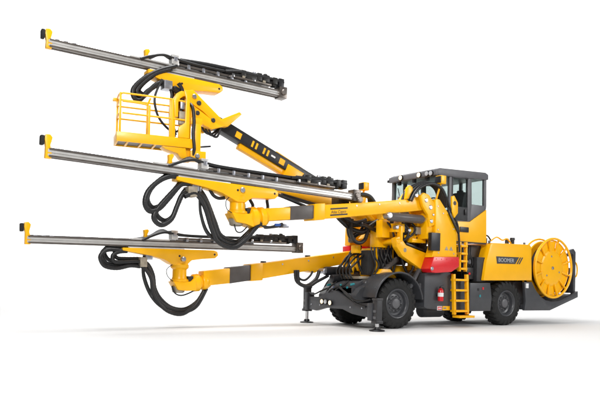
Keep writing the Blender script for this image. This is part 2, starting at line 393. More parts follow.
# ---- cable reel
RC = (6.34, 1.71)
cr = MB()
cr.lathe((RC[0], -.98, RC[1]), (RC[0], -.4, RC[1]), [(0, .10), (.0, .50), (.03, .55), (.05, .58), (.30, .58), (.30, .82), (.33, .84), (.36, .82), (.36, .1)], 48)
reel = cr.build('cable_reel', 'yellow', rig)
MB().lathe((RC[0], -.93, RC[1]), (RC[0], -.5, RC[1]), [(0, .5), (0, .66), (.23, .66), (.23, .5)], 48).build('wound_cable', 'hose', reel)
MB().lathe((RC[0], -1.02, RC[1]), (RC[0], -.9, RC[1]), [(0, .46), (.012, .53), (.03, .555), (.04, .3)], 48).build('hub_disc', 'yellow', reel)
NP = 12
for k in range(NP):
    a0 = 2*math.pi*k/NP; mb = MB(.006); q = []
    for (r, da) in ((.53, R(13.6)), (.845, R(13.9))):
        for sg in (-1, 1): q.append((r, a0+sg*da))
    order = [q[0], q[1], q[3], q[2]]
    P3 = [(RC[0]+r*math.cos(a), RC[1]+r*math.sin(a)) for r, a in order]
    mb.prism(P3, -.985, -.965)
    mb.build('flange_segment', 'yellow', reel)
    c, s = math.cos(a0+math.pi/NP), math.sin(a0+math.pi/NP)
    MB(.006).beam((RC[0]+.50*c, -1.0, RC[1]+.50*s), (RC[0]+.90*c, -1.055, RC[1]+.90*s), .04, .055, upv=V(0, 1, 0)).build('spoke', 'yellow', reel)
ring = lambda y, r, t, nm: MB().tube([(RC[0]+r*math.cos(2*math.pi*k/24), y, RC[1]+r*math.sin(2*math.pi*k/24)) for k in range(24)], t, 10, 3, True).build(nm, 'yellow', reel)
ring(-1.06, .90, .036, 'guard_ring'); ring(-.975, .85, .024, 'flange_ring'); ring(-.56, .90, .03, 'guard_ring')
for k in range(3):
    a = R(100+120*k); MB().rod((RC[0]+.36*math.cos(a), -1.03, RC[1]+.36*math.sin(a)), (RC[0]+.36*math.cos(a), -1.0, RC[1]+.36*math.sin(a)), .03, 10).build('bolt', 'bolt', reel)
MB().rod((RC[0], -1.05, RC[1]), (RC[0], -.98, RC[1]), .05, 12).build('hub_bolt', 'bolt', reel)
MB(.02).prism([(5.45, 1.0), (5.45, 2.25), (6.6, 2.3), (7.42, 2.05), (7.46, 1.0), (6.6, .72), (5.9, .74)], -.34, .95).build('reel_housing', 'black', reel)
# ---- tail guard
tg = MB(.014)
tg.prism([(7.30, 2.30), (7.50, 2.36), (7.62, 2.26), (7.64, .9), (7.52, .9), (7.50, 2.16), (7.40, 2.22), (7.30, 2.2)], -.96, -.86)
tg.prism([(7.30, 2.30), (7.50, 2.36), (7.62, 2.26), (7.64, .9), (7.52, .9), (7.50, 2.16), (7.40, 2.22), (7.30, 2.2)], .6, .7)
tg.box(7.51, 7.60, -.86, .6, 2.12, 2.22); tg.box(7.50, 7.58, -.86, .6, .95, 1.5)
tail = tg.build('tail_guard', 'grey', rig)
for k in range(3): hose([(7.2, -.7+.1*k, 2.1-.1*k), (7.42, -.74+.1*k, 1.9-.2*k), (7.48, -.8+.1*k, 1.5-.1*k), (7.3, -.7, 1.1)], .03, tail)
hose([(7.60, -.9, 1.95), (7.74, -.9, 1.9), (7.80, -.9, 1.7), (7.76, -.9, 1.5), (7.62, -.9, 1.45)], .025, tail, 'grab_handle', 'yellow')
MB(.01).box(7.34, 7.46, -.94, -.86, 1.55, 1.75).build('cable_guide', 'steel', tail)
MB(.01).rod((7.42, -.9, 1.25), (7.42, -.6, 1.25), .09, 16).build('guide_roller', 'black', tail)

# ---- cab
cb = MB(.02)
cb.prism([(3.36, 3.27), (2.69, 2.88), (1.55, 2.84), (1.55, 2.28), (3.39, 2.33)], -.95, .90)
cab = cb.build('cab', 'yellow', rig)
CY0, CY1 = -.95, .90
up = MB(.012)
for y0, y1 in ((CY0+.01, CY0+.09), (CY1-.09, CY1-.01)):
    up.prism([(1.44, 2.85), (1.54, 2.85), (1.56, 4.05), (1.44, 4.05)], y0, y1)
    up.prism([(1.88, 2.86), (1.97, 2.86), (1.97, 4.08), (1.87, 4.08)], y0, y1)
    up.prism([(2.59, 2.885), (2.70, 2.89), (2.76, 3.37), (2.73, 4.10), (2.58, 4.10)], y0, y1)
    up.prism([(2.70, 2.89), (3.355, 3.275), (3.36, 3.37), (2.75, 3.37)], y0+.004, y1-.004)
    up.prism([(3.27, 3.33), (3.36, 3.33), (3.34, 4.10), (3.25, 4.10)], y0, y1)
    up.prism([(1.5, 2.82), (2.68, 2.82), (2.68, 2.93), (1.5, 2.93)], y0+.006, y1-.006)
    up.prism([(1.46, 4.03), (3.34, 4.10), (3.34, 4.17), (1.46, 4.12)], y0+.006, y1-.006)
up.prism([(CY0+.09, 2.84), (CY1-.09, 2.84), (CY1-.09, 3.08), (CY0+.09, 3.08)], 1.45, 1.53, 'x')
up.prism([(CY0+.09, 3.15), (CY1-.09, 3.15), (CY1-.09, 3.37), (CY0+.09, 3.37)], 3.27, 3.34, 'x')
up.box(3.27, 3.33, -.08, .02, 3.3, 4.1)
up.build('window_frame', 'midgrey', cab)
rfm = MB(.035).prism([(1.36, 4.04), (1.50, 4.02), (3.38, 4.10), (3.38, 4.25), (3.25, 4.30), (1.48, 4.225), (1.36, 4.17)], CY0-.03, CY1+.01)
rfm.prism([(1.33, 4.03), (1.38, 4.01), (1.41, 4.14), (1.33, 4.16)], CY0-.02, CY1+.0, bev=.01)
rfm.build('roof', 'midgrey', cab)
def pane(poly, c0, axis, parent=cab): return MB(0).prism(poly, c0-.004, c0+.004, axis).build('window_pane', 'glass', parent)
for y in (CY0+.05, CY1-.05):
    pane([(1.55, 2.93), (1.885, 2.93), (1.875, 4.06), (1.56, 4.05)], y, 'y')
    pane([(1.97, 3.26), (2.588, 3.28), (2.58, 4.08), (1.97, 4.07)], y, 'y')
    pane([(2.755, 3.37), (3.27, 3.38), (3.255, 4.12), (2.735, 4.10)], y, 'y')
pane([(CY0+.09, 3.08), (CY1-.09, 3.08), (CY1-.09, 4.05), (CY0+.09, 4.05)], 1.485, 'x')
pane([(CY0+.09, 3.37), (-.08, 3.37), (-.08, 4.12), (CY0+.09, 4.12)], 3.305, 'x'); pane([(.02, 3.37), (CY1-.09, 3.37), (CY1-.09, 4.12), (.02, 4.12)], 3.305, 'x')
dr = MB(.012)
dr.box(1.975, 2.585, CY0-.006, CY0+.03, 2.90, 3.26); dr.build('door', 'interior', cab)
dh = MB(.006).box(2.44, 2.50, CY0-.05, CY0-.008, 3.05, 3.2).build('door_handle', 'black', cab)
for x in (1.975, 2.56):
    MB(.006).box(x, x+.028, CY0+.0, CY0+.035, 3.26, 4.06).build('door_frame', 'black', cab)
MB(.006).box(1.975, 2.588, CY0-.004, CY0+.035, 4.03, 4.07).build('door_frame', 'black', cab)
MB(.01).box(2.28, 2.62, CY0-.03, CY0-.002, 2.58, 2.72).build('side_vent', 'black', cab, label='small dark vent in the yellow panel below the door')
MB(.004).box(1.8, 3.36, CY0-.012, CY0-.002, 2.285, 2.325).build('sill_trim', 'interior', cab)
# interior
it = MB(.04)
it.box(2.35, 2.85, -.55, -.05, 2.9, 3.15); it.prism([(2.75, 3.1), (2.95, 3.1), (3.05, 3.75), (2.92, 3.78)], -.53, -.07); it.box(2.93, 3.03, -.4, -.2, 3.76, 3.84)
it.build('seat', 'interior', cab)
it = MB(.03); it.box(1.6, 1.85, -.7, .7, 2.85, 3.22); it.box(2.1, 2.6, .15, .4, 2.9, 3.3); it.build('console', 'interior', cab)
MB(.01).box(1.6, 1.66, .25, .62, 3.25, 3.55).build('display_screen', 'interior', cab)
MB(.01).box(1.66, 1.72, -.35, -.05, 3.25, 3.5).build('display_screen', 'interior', cab)
MB().tube([(1.85+.06*math.cos(a*.524), -.3+.2*math.sin(a*.524), 3.36+.17*math.cos(a*.524)) for a in range(12)], .018, 8, 3, True).build('steering_wheel', 'black', cab)
for y0 in (.42, -.35): hose([(1.46, y0, 3.15), (1.45, y0+.1, 3.5), (1.45, y0+.22, 3.85)], .012, cab, 'wiper', 'black')
for y, z, m in ((.36, 4.10, 'lamp'), (-.36, 4.09, 'lamp'), (-.66, 4.09, 'lens'), (-.81, 4.08, 'lens')):
    MB().lathe((1.28, y, z), (1.41, y, z), [(0, .05), (.0, .075), (.03, .082), (.05, .06), (.1, .04)], 20).build('work_light', 'black', cab)
    MB().lathe((1.265, y, z), (1.31, y, z), [(0, .02), (.008, .06), (.03, .066)], 20).build('work_light_lens', m, cab)
for y in (.55, -.05, -.55): MB(.01).box(1.38, 1.47, y-.045, y+.045, 3.92, 4.03).build('camera_pod', 'black', cab)
MB(.01).box(1.32, 1.46, .88, .96, 4.03, 4.10).build('mirror_arm', 'black', cab)

# ---- boom support columns
cm = MB(.02)
cm.prism([(1.00, 3.30), (1.06, 3.34), (1.17, 3.33), (1.79, 2.69), (1.85, 1.87), (.92, 1.83), (1.02, 2.1), (1.04, 2.6)], -1.28, -1.02)
colm = cm.build('boom_column', 'yellow', rig)
MB(.02).prism([(.96, 1.84), (1.89, 1.87), (1.90, 1.62), (1.62, 1.47), (1.06, 1.43), (.90, 1.44), (.83, 1.53), (.88, 1.64)], -1.32, -.98).build('column_skirt', 'red', colm, label='red lower skirt of the boom column')
MB().rod((.90, -1.345, 1.54), (.90, -.95, 1.54), .05, 14).build('pivot_pin', 'bolt', colm)
for k in range(2):
    x = 1.38+.17*k; MB(0).prism([(x, 2.03), (x+.14, 2.03), (x+.07, 2.14)], -1.284, -1.2805).build('warning_mark', 'tan', colm)
lv = MB(.015).prism([(1.55, 3.44), (1.64, 3.47), (1.78, 3.29), (1.79, 3.02), (1.66, 2.88), (1.56, 3.05)], -1.34, -1.285).build('lever_plate', 'yellow', colm)
MB().rod((1.655, -1.348, 3.27), (1.655, -1.335, 3.27), .055, 16).build('lever_hole', 'black', colm)
MB(.012).box(1.04, 1.36, -1.14, -1.02, 2.0, 2.46, fn=lambda p: p+V(-.18, -.18, 0)).build('cooler_panel', 'black', colm)
MB(.006).beam((1.50, -1.31, 3.0), (1.86, -1.31, 2.5), .05, .06).build('gas_strut', 'black', colm)
for x, z in ((1.10, 3.15), (1.12, 2.55), (1.16, 1.95), (1.72, 1.95), (1.70, 2.6), (1.30, 2.98)):
    MB().rod((x, -1.292, z), (x, -1.275, z), .02, 8, .003).build('bolt', 'bolt', colm)
for k in range(5): MB().rod((1.05+.19*k, -1.328, 1.79), (1.05+.19*k, -1.315, 1.79), .014, 8, .002).build('bolt', 'red', colm)
# lamp on the near column
def lamp(x, y, z, sx, base):
    l = MB(.02).box(x-.09, x+.09, y-.11, y+.11, z-.10, z+.12); l.beam(base, (x, y, z-.08), .05, .05)
    l = l.build('work_lamp', 'yellow', rig)
    MB().lathe((x-.105, y, z+.01), (x-.05, y, z+.01), [(0, .05), (0, .07), (.03, .075)], 20).build('lamp_lens', 'lens', l)
    MB(.01).box(x-.12, x-.088, y-.10, y+.10, z-.07, z+.10).build('lamp_bezel', 'black', l)
lamp(1.27, -1.2, 3.84, 1, (1.16, -1.15, 3.34)); lamp(.02, .40, 3.72, 1, (-.12, .4, 3.2))
# far column
fc = MB(.02).prism([(.10, 2.16), (.12, 2.9), (.5, 3.3), (1.0, 3.3), (1.06, 2.16)], 1.06, 1.32).build('boom_column', 'yellow', rig)
MB(.02).prism([(.06, 1.92), (.06, 2.15), (1.08, 2.16), (1.10, 1.95), (.6, 1.7)], 1.02, 1.36).build('column_skirt', 'red', fc, label='red lower skirt of the far boom column')
MB(.03).rod((.10, .98, 2.24), (.10, .98, 2.62), .11, 20).build('filter_canister', 'grey', fc)

# ------------------------------------------------------------------ drilling booms
def boom(y, main, collar, sleeve, tube_, lab):
    hw = .20
    b = MB(.035).prism(main, y-hw, y+hw).build('drill_boom', 'yellow', rig, label=lab)
    MB(.02).prism(collar, y-hw-.025, y+hw+.025).build('collar', 'yellow', b)
    MB(.03).prism(sleeve, y-hw+.015, y+hw-.015).build('sleeve', 'sleeve', b)
    MB(.03).prism(tube_, y-hw+.03, y+hw-.03).build('inner_tube', 'yellow', b)
    return b
b1 = boom(-.95, [(-2.42, 2.90), (-.99, 3.09), (.18, 3.26), (.34, 3.46), (.66, 3.40), (.84, 3.15), (.70, 3.02), (.19, 2.94), (-.57, 2.84), (-1.58, 2.69), (-2.42, 2.58)],
     [(-2.67, 2.90), (-2.38, 2.94), (-2.38, 2.56), (-2.67, 2.53)], [(-3.29, 2.80), (-2.64, 2.88), (-2.64, 2.57), (-3.29, 2.50)],
     [(-4.02, 2.69), (-3.27, 2.78), (-3.27, 2.50), (-4.02, 2.41)], 'raised near boom with two black stripes on its side')
b2 = boom(.95, [(-2.92, 1.56), (-.14, 1.98), (.31, 2.04), (.34, 1.71), (-.3, 1.63), (-1.0, 1.50), (-1.28, 1.36), (-1.5, 1.41), (-2.92, 1.17)],
     [(-3.21, 1.53), (-2.88, 1.58), (-2.88, 1.14), (-3.21, 1.11)], [(-3.78, 1.44), (-3.18, 1.51), (-3.18, 1.13), (-3.78, 1.04)],
     [(-4.46, 1.33), (-3.74, 1.42), (-3.74, 1.05), (-4.46, .97)], 'lowered far boom with a grey sleeve')
# decal on near boom
sl = (2.845-2.77)/.55
def sk(x, z, dz=0): return (x, z+(x+2.24)*.13+dz)
for z0 in (2.80, 2.655):
    MB(0).prism([sk(-2.22, z0), sk(-1.72, z0), sk(-1.72, z0+.035), sk(-2.22, z0+.035)], -1.154, -1.1505).build('decal_stripe', 'black', b1)
t = text('lettering', 'Atlas Copco', .1, (-2.20, -1.153, 2.715), b1, 'black', width=.44, shear=.3); t.rotation_euler = (0, -.128, 0)
for x in (-1.45, -.75, -.1): MB().rod((x, -1.16, 2.96+.13*(x+1.45)), (x, -1.145, 2.96+.13*(x+1.45)), .022, 10).build('bolt', 'bolt', b1)
for x in (-2.3, -1.5, -.7): MB().rod((x, .742, 1.56+.15*(x+2.3)), (x, .756, 1.56+.15*(x+2.3)), .022, 10).build('bolt', 'bolt', b2)
for x in (-1.4, -2.75): MB(.01).box(x-.06, x+.06, .9, 1.0, 1.76+.15*(x+1.4), 1.83+.15*(x+1.4)).build('hose_clamp', 'grey', b2)
# near boom root: pivot block, pins and lift cylinder
rb = MB(.02); rb.prism([(.5, 3.36), (.62, 3.46), (.80, 3.42), (1.02, 3.2), (1.02, 2.66), (.84, 2.6), (.78, 2.9), (.60, 3.1)], -1.26, -1.17); rb.prism([(.5, 3.36), (.62, 3.46), (.80, 3.42), (1.02, 3.2), (1.02, 2.66), (.84, 2.6), (.78, 2.9), (.60, 3.1)], -.73, -.64)
rb.box(.80, 1.1, -1.2, -.6, 2.3, 3.2)
rb.build('pivot_block', 'yellow', b1)
for x, z, r in ((.70, 3.27, .055), (.86, 3.10, .06), (.90, 2.75, .05), (.96, 2.92, .03), (.36, 3.36, .05)):
    MB().rod((x, -1.285, z), (x, -.6, z), r, 16).build('pivot_pin', 'bolt', b1)
for dx, y in ((.05, -1.12), (.30, -.80)): MB(.015).prism([(dx+.05, 3.26), (dx+.10, 3.55), (dx+.18, 3.62), (dx+.27, 3.58), (dx+.34, 3.28)], y-.04, y+.04).build('hose_bracket', 'yellow', b1)
cy = MB().lathe((-.45, -1.13, 2.78), (.75, -1.13, 2.79), [(0, .05), (.01, .09), (.05, .11), (1.12, .11), (1.16, .09), (1.2, .06)], 24).build('lift_cylinder', 'sleeve', b1)
MB().rod((.70, -1.13, 2.79), (1.02, -1.13, 2.79), .055, 20).build('piston_rod', 'steel', b1)
MB().rod((-.47, -1.25, 2.80), (-.47, -.98, 2.80), .08, 20).build('cylinder_eye', 'bolt', b1)
MB(.01).prism([(-.62, 2.9), (-.32, 2.95), (-.38, 2.72), (-.55, 2.72)], -1.05, -.85).build('cylinder_lug', 'yellow', b1)
# far boom cylinders
MB().lathe((-1.10, .60, 1.42), (0, .60, 1.45), [(0, .06), (.01, .10), (.05, .115), (1.0, .115), (1.04, .09), (1.08, .06)], 24).build('lift_cylinder', 'black', b2)
MB().rod((-.05, .60, 1.45), (.34, .60, 1.46), .06, 20).build('piston_rod', 'steel', b2)
MB().lathe((-1.0, .42, 1.22), (.1, .42, 1.28), [(0, .06), (.01, .10), (.05, .11), (1.0, .11), (1.08, .06)], 24).build('swing_cylinder', 'black', b2)
MB().rod((-1.12, .5, 1.42), (-1.12, .8, 1.42), .07, 20).build('cylinder_eye', 'bolt', b2)
MB(.015).box(-.35, -.22, .62, .80, 1.46, 1.75).build('cylinder_lug', 'yellow', b2)

# boom heads: rotary neck, elbow and ring flanges
def head(b, y, cx, ctop, cbot, ring, rr):
    # ring: (x0, z0) .. (x1, z1) flange axis
    (x0, z0), (x1, z1) = ring
    L = math.hypot(x1-x0, z1-z0)
    MB().lathe((x0, y, z0), (x1, y, z1), [(-.05, rr*.55), (0, rr*.94), (.02, rr*1.02), (.13, rr*1.04), (.15, rr*.98), (.16, rr*.76), (.21, rr*.74), (.22, rr*.9), (.24, rr*.96), (.33, rr*.96), (.35, rr*.9), (L, rr*.72)], 32).build('rotary_unit', 'yellow', b)
    mid_ = (cx, y, ctop)
    ctop += .05; H = ctop-cbot
    MB().lathe((cx, y, cbot), (cx, y, ctop), [(0, .19), (.012, .215), (.055, .215), (.07, .18), (.12, .165), (H-.14, .165), (H-.1, .21), (H-.03, .215), (H, .17)], 32).build('rotary_neck', 'yellow', b)
    e = MB(.03); zc = cbot+.012
    e.prism([(cx-.22, zc), (cx+.22, zc), (x0+.03, z0+rr*.8), (x0+.03, z0-rr*.85), (cx+.12, zc-.22), (cx-.10, zc-.20)], y-.19, y+.19)
    e.build('elbow', 'yellow', b)
    MB(.02).lathe((cx-.02, y, zc-.27), (cx-.02, y, zc-.12), [(0, .10), (.02, .14), (.15, .17)], 24).build('swivel_cap', 'tan', b)
    MB().rod((cx+.0, y-.26, ctop+.10), (cx+.0, y+.26, ctop+.10), .055, 18).build('tilt_pin', 'bolt', b)
    MB(.008).box(cx+.17, cx+.30, y-.12, y+.12, cbot+.0, cbot+.14).build('hose_joint', 'interior', b)
head(b1, -.95, -4.52, 2.88, 2.54, ((-4.23, 2.47), (-3.82, 2.53)), .235)
head(b2, .95, -5.00, 1.44, 1.06, ((-4.67, 1.04), (-4.25, 1.09)), .205)

# ------------------------------------------------------------------ drill feeds
def feed(y, A, B, cradle, drill0, guide_s, post_s, lab, rod_end, stop_h, wid=.072):
    A = V(A[0], y, A[1]); B = V(B[0], y, B[1]); L = (B-A).length; d = (B-A).normalized(); u = V(-d.z, 0, d.x)
    if u.z < 0: u = -u
    def F(s, v, w_): return A+d*s+V(0, 1, 0)*v+u*w_
    fn = lambda p: F(p.x, p.y, p.z)
    def ext(poly, s0, s1, bev=0): return MB(bev).prism(poly, s0, s1, 'x', bev, fn)
    hw = wid
    f = ext([(-hw, .012), (hw, .012), (hw, .05), (hw*.66, .056), (hw*.66, .072), (hw, .078), (hw, .132), (hw*.5, .132), (hw*.4, .1), (-hw*.4, .1), (-hw*.5, .132), (-hw, .132), (-hw, .078), (-hw*.66, .072), (-hw*.66, .056), (-hw, .05)], 0, L).build('drill_feed', 'alu', rig, label=lab)
    for sg in (-1, 1):
        ext([(sg*hw*1.003, .118), (sg*hw*1.2, .118), (sg*hw*1.2, .150), (sg*hw*.55, .150), (sg*hw*.55, .134), (sg*hw*1.003, .134)], .02, L-.02).build('slide_rail', 'rail', f)
        ext([(sg*hw*.6, -.008), (sg*hw*1.18, -.008), (sg*hw*1.18, .026), (sg*hw*1.003, .026), (sg*hw*1.003, .009), (sg*hw*.6, .009)], .02, L-.02).build('slide_rail', 'rail', f)
    # front stop
    st = MB(.015); st.prism([(-.04, -.03), (.07, -.03), (.07, .13), (.04, stop_h-.2), (.06, stop_h-.12), (.075, stop_h-.05), (.03, stop_h), (-.05, stop_h-.01), (-.06, stop_h-.1), (-.035, stop_h-.22)], -.062, .062, 'y', .015, fn)
    st.build('front_stop', 'yellow', f)
    MB(.02).box(-.13, -.062, -.07, .07, stop_h-.20, stop_h-.03, .02, fn).build('rubber_bumper', 'rubber', f)
    for k in range(3): MB(.006).box(.12+.16*k, .20+.16*k, -.085, .085, .150, .165, .004, fn).build('rail_clamp', 'bolt', f)
    # drill steel
    MB().rod(F(.05, 0, .165), F(rod_end, 0, .165), .02, 12).build('drill_rod', 'steel', f)
    for s in (post_s,):
        MB(.008).prism([(-.05+s, .15), (.05+s, .15), (.03+s, .28), (.07+s, .36), (.04+s, .40), (-.04+s, .38), (-.03+s, .28)], -.06, .06, 'y', .008, fn).build('rod_centralizer', 'yellow', f)
        MB(.006).box(s-.35, s+.55, -.09, .09, .152, .185, .006, fn).build('centralizer_carriage', 'alu', f)
    # hose guide block
    s = guide_s
    MB(.012).box(s-.06, s+.10, -.10, .10, .19, .40, .012, fn).build('hose_guide', 'alu', f)
    MB(.01).box(s-.02, s+.06, -.12, .12, .26, .35, .01, fn).build('hose_clamp', 'bolt', f)
    for k in range(4):
        v = -.08+.052*k; wv = .30+.02*(k % 2)
        hose([F(s-.75-.1*k, v*1.3, .14), F(s-.55, v*1.2, .24), F(s-.25, v, .34+.02*k), F(s, v, wv+.02), F(s+.5, v, .29), F(drill0-.1, v, .30)], .03, f)
    ext([(-.085, .19), (.085, .19), (.085, .235), (.06, .235), (.06, .205), (-.06, .205), (-.06, .235), (-.085, .235)], s+.12, drill0-.06).build('hose_tray', 'rail', f)
    for k in range(5): MB(.005).box(s+.3+.35*k, s+.36+.35*k, -.10, .10, .150, .245, .005, fn).build('tray_bracket', 'bolt', f)
    # rock drill and its carriage
    D0 = drill0
    MB(.01).box(D0-.05, D0+.95, -.13, .13, .19, .235, .01, fn).build('drill_carriage', 'rail', f)
    rd = MB(.01)
    rd.lathe(F(D0-.25, 0, .29), F(D0+1.1, 0, .29), [(0, .03), (.02, .055), (.18, .06), (.2, .085), (.42, .09), (.44, .075), (.6, .075), (.62, .10), (.98, .105), (1.0, .075), (1.25, .07), (1.27, .10), (1.34, .095)], 20)
    rd.box(D0+.28, D0+.62, -.12, .12, .235, .40, .02, fn)
    rd.box(D0+.72, D0+.9, -.13, .13, .25, .42, .02, fn)
    rd.build('rock_drill', 'drill', f)
    for s_, w_, r in ((.12, .40, .05), (.50, .44, .045), (.8, .45, .05)):
        MB().rod(F(D0+s_, -.06, .34), F(D0+s_+.02, -.06, w_), r, 14).build('accumulator', 'bolt' if s_ == .5 else 'drill', f)
    for k in range(5):
        v = -.10+.05*k; q = [random.uniform(-.025, .025) for _ in range(6)]
        hose([F(D0-.25, v, .29), F(D0+.1, v*1.1, .33+q[0]), F(D0+.42, v, .36+q[1]), F(D0+.75, v*1.1, .35+q[2]), F(D0+1.05, v*.9, .36+q[3]), F(D0+1.30+q[4], v*.9, .34+q[5])], .034, f)
    for k in range(3): MB(.012).box(D0+.15+.42*k, D0+.27+.42*k, -.135, .135, .25, .405+.02*(k % 2), .012, fn).build('hose_saddle', 'drill', f)
    MB(.012).box(D0+1.16, D0+1.30, -.12, .12, .22, .42, .012, fn).build('hose_bulkhead', 'black', f)
    for k in range(4): MB(.004).box(D0-.1+.27*k, D0-.03+.27*k, -.145, -.115, .20+.02*(k % 2), .27, .004, fn).build('carriage_pad', 'tan' if k % 2 else 'steel', f)
    # rear end: chain motor
    re = MB(.012).box(L-.16, L+.05, -.12, .12, -.03, .24, .012, fn); re.rod(F(L-.05, -.17, .1), F(L-.05, .17, .1), .07, 18)
    re.build('end_plate', 'rail', f)
    # cradle
    cw = .15
    cdl = MB(.02).prism(cradle, y-cw, y+cw).build('feed_cradle', 'yellow', f)
    return f, F
f1, F1 = feed(-1.0, (-8.38, 3.265), (-1.36, 3.105), [(-5.97, 3.165), (-3.72, 3.13), (-3.63, 3.08), (-3.62, 2.99), (-3.70, 2.92), (-3.9, 2.91), (-4.26, 2.89), (-4.36, 2.83), (-4.42, 2.78), (-4.62, 2.78), (-4.76, 2.84), (-4.98, 2.93), (-5.36, 3.01), (-5.97, 3.09)], 5.35, 3.0, 2.30, 'drill feed of the raised near boom, between the basket and the lower feed', 5.4, .40)
f2, F2 = feed(.95, (-8.34, 1.80), (-1.67, 1.905), [(-6.39, 1.795), (-4.20, 1.83), (-4.10, 1.80), (-4.08, 1.71), (-4.16, 1.64), (-4.5, 1.61), (-4.76, 1.57), (-4.86, 1.47), (-4.90, 1.43), (-5.12, 1.43), (-5.26, 1.47), (-5.44, 1.57), (-5.75, 1.64), (-6.40, 1.73)], 5.25, 3.15, 2.5, 'lowest drill feed on the far boom', 5.3, .43)
f3, F3 = feed(0.0, (-8.21, 5.555), (-2.87, 5.515), [(-6.25, 5.50), (-4.62, 5.485), (-4.53, 5.44), (-4.52, 5.36), (-4.60, 5.29), (-4.9, 5.27), (-5.26, 5.22), (-5.36, 5.14), (-5.54, 5.14), (-5.66, 5.22), (-5.87, 5.29), (-6.25, 5.40)], 4.0, 2.55, 1.95, 'topmost drill feed above the work basket', 4.0, .345)
for f, y, pts in ((f1, -1.153, ((-4.62, 3.02), (-3.72, 3.03))), (f2, .797, ((-5.07, 1.66), (-4.18, 1.73))), (f3, -.153, ((-5.5, 5.33), (-4.62, 5.38)))):
    for x, z in pts: MB().rod((x, y, z), (x, y+.3+.006, z), .03, 14).build('cradle_hole_disc', 'black', f)  # black discs standing in for the dark inside of the cradle holes
for F, f, s0, s1 in ((F1, f1, 2.45, 3.6), (F2, f2, 2.1, 3.4), (F3, f3, 2.0, 3.0)):
    MB(.008).box(s0, s1, -.135, .135, -.07, -.02, .008, lambda p: F(p.x, p.y, p.z)).build('slide_plate', 'alu', f)

# long black hose bundle along the top feed
for k in range(3): hose([F3(2.7, -.05+.05*k, .33), F3(3.4, -.06+.05*k, .37), F3(4.4, -.06+.05*k, .38), F3(5.2, -.05+.05*k, .36)], .04, f3)

# ------------------------------------------------------------------ third boom, basket
b3 = MB(.03).prism([(-3.0, 3.50), (-2.99, 3.22), (-1.95, 3.06), (-.92, 2.90), (.2, 2.6), (.5, 2.9), (.3, 3.2), (-.70, 3.22), (-2.3, 3.55)], -.2, .2).build('basket_boom', 'yellow', rig, label='third boom carrying the work basket, with a black telescopic section')
MB().rod((-2.98, -.22, 3.17), (-1.6, -.22, 2.95), .045, 14).build('boom_cylinder', 'black', b3)
a, bq = V(-5.05, 0, 4.80), V(-1.40, 0, 3.36)
MB(.02).beam(a, bq, .26, .25).build('telescopic_section', 'black', b3)
dd, ss, uu = frame(a, bq)
nf = -ss if ss.y > 0 else ss
# marks on the telescopic section: flat print plates on its near face
def mark(t, w_, h_, m, dz=0):
    c = a+(bq-a)*t+V(0, -.1325, 0)+uu*dz
    MB(0).beam(c-dd*w_/2, c+dd*w_/2, .005, h_).build('marking', m, b3)
LT = (bq-a).length
for px, w_, h_, m in ((1.02, .15, .14, 'yellow'), (1.42, .05, .15, 'yellow'), (1.53, .05, .15, 'yellow'), (1.75, .05, .15, 'yellow'), (1.86, .05, .15, 'yellow'), (2.02, .12, .04, 'white'), (2.28, .15, .14, 'yellow')):
    mark(px/LT, w_, h_, m)
up_l = MB(.01).beam(a+uu*.16+dd*.1, bq+uu*.16, .10, .04).build('guide_rail', 'black', b3)
MB(.02).beam(a-uu*.18+dd*1.15, a-uu*.18+dd*2.5, .16, .13).build('extension_tube', 'yellow', b3)
MB(.02).beam(a-uu*.12+dd*2.45, a-uu*.12+dd*2.95, .30, .32).build('telescope_collar', 'yellow', b3)
MB(.015).beam(a+uu*.19+dd*2.1, a+uu*.17+dd*2.95, .05, .05).build('support_bar', 'yellow', b3)
# V shaped bracket behind the basket mast
ar = MB(.02)
ar.prism([(-5.50, 5.14), (-5.32, 5.19), (-5.0, 4.95), (-4.63, 4.67), (-4.19, 4.90), (-4.13, 4.85), (-4.48, 4.52), (-4.72, 4.50), (-5.08, 4.76), (-5.58, 5.0)], -.34, -.18)
ar.prism([(-5.48, 4.92), (-5.30, 4.84), (-4.70, 4.52), (-4.55, 4.52), (-4.87, 4.40), (-5.05, 4.46), (-5.50, 4.72)], -.36, -.2)
ar.prism([(-5.50, 5.12), (-5.33, 5.17), (-5.0, 4.93), (-4.63, 4.655), (-4.50, 4.54), (-4.87, 4.40), (-5.50, 4.72)], .10, .20)
ar.box(-5.5, -5.3, -.25, .2, 4.8, 5.1)
ar.build('head_bracket', 'yellow', b3)
for x, z, m in ((-5.19, 4.92, 'interior'), (-5.22, 4.70, 'interior'), (-4.85, 4.60, 'interior'), (-5.30, 5.04, 'bolt')):
    MB().rod((x, -.385, z), (x, -.12, z), .05, 14).build('pivot_pin', m, b3)
MB().lathe((-5.46, 0, 4.85), (-5.46, 0, 5.2), [(0, .19), (.05, .2), (.1, .16), (.27, .16), (.3, .2), (.35, .18)], 28).build('rotary_neck', 'yellow', b3)

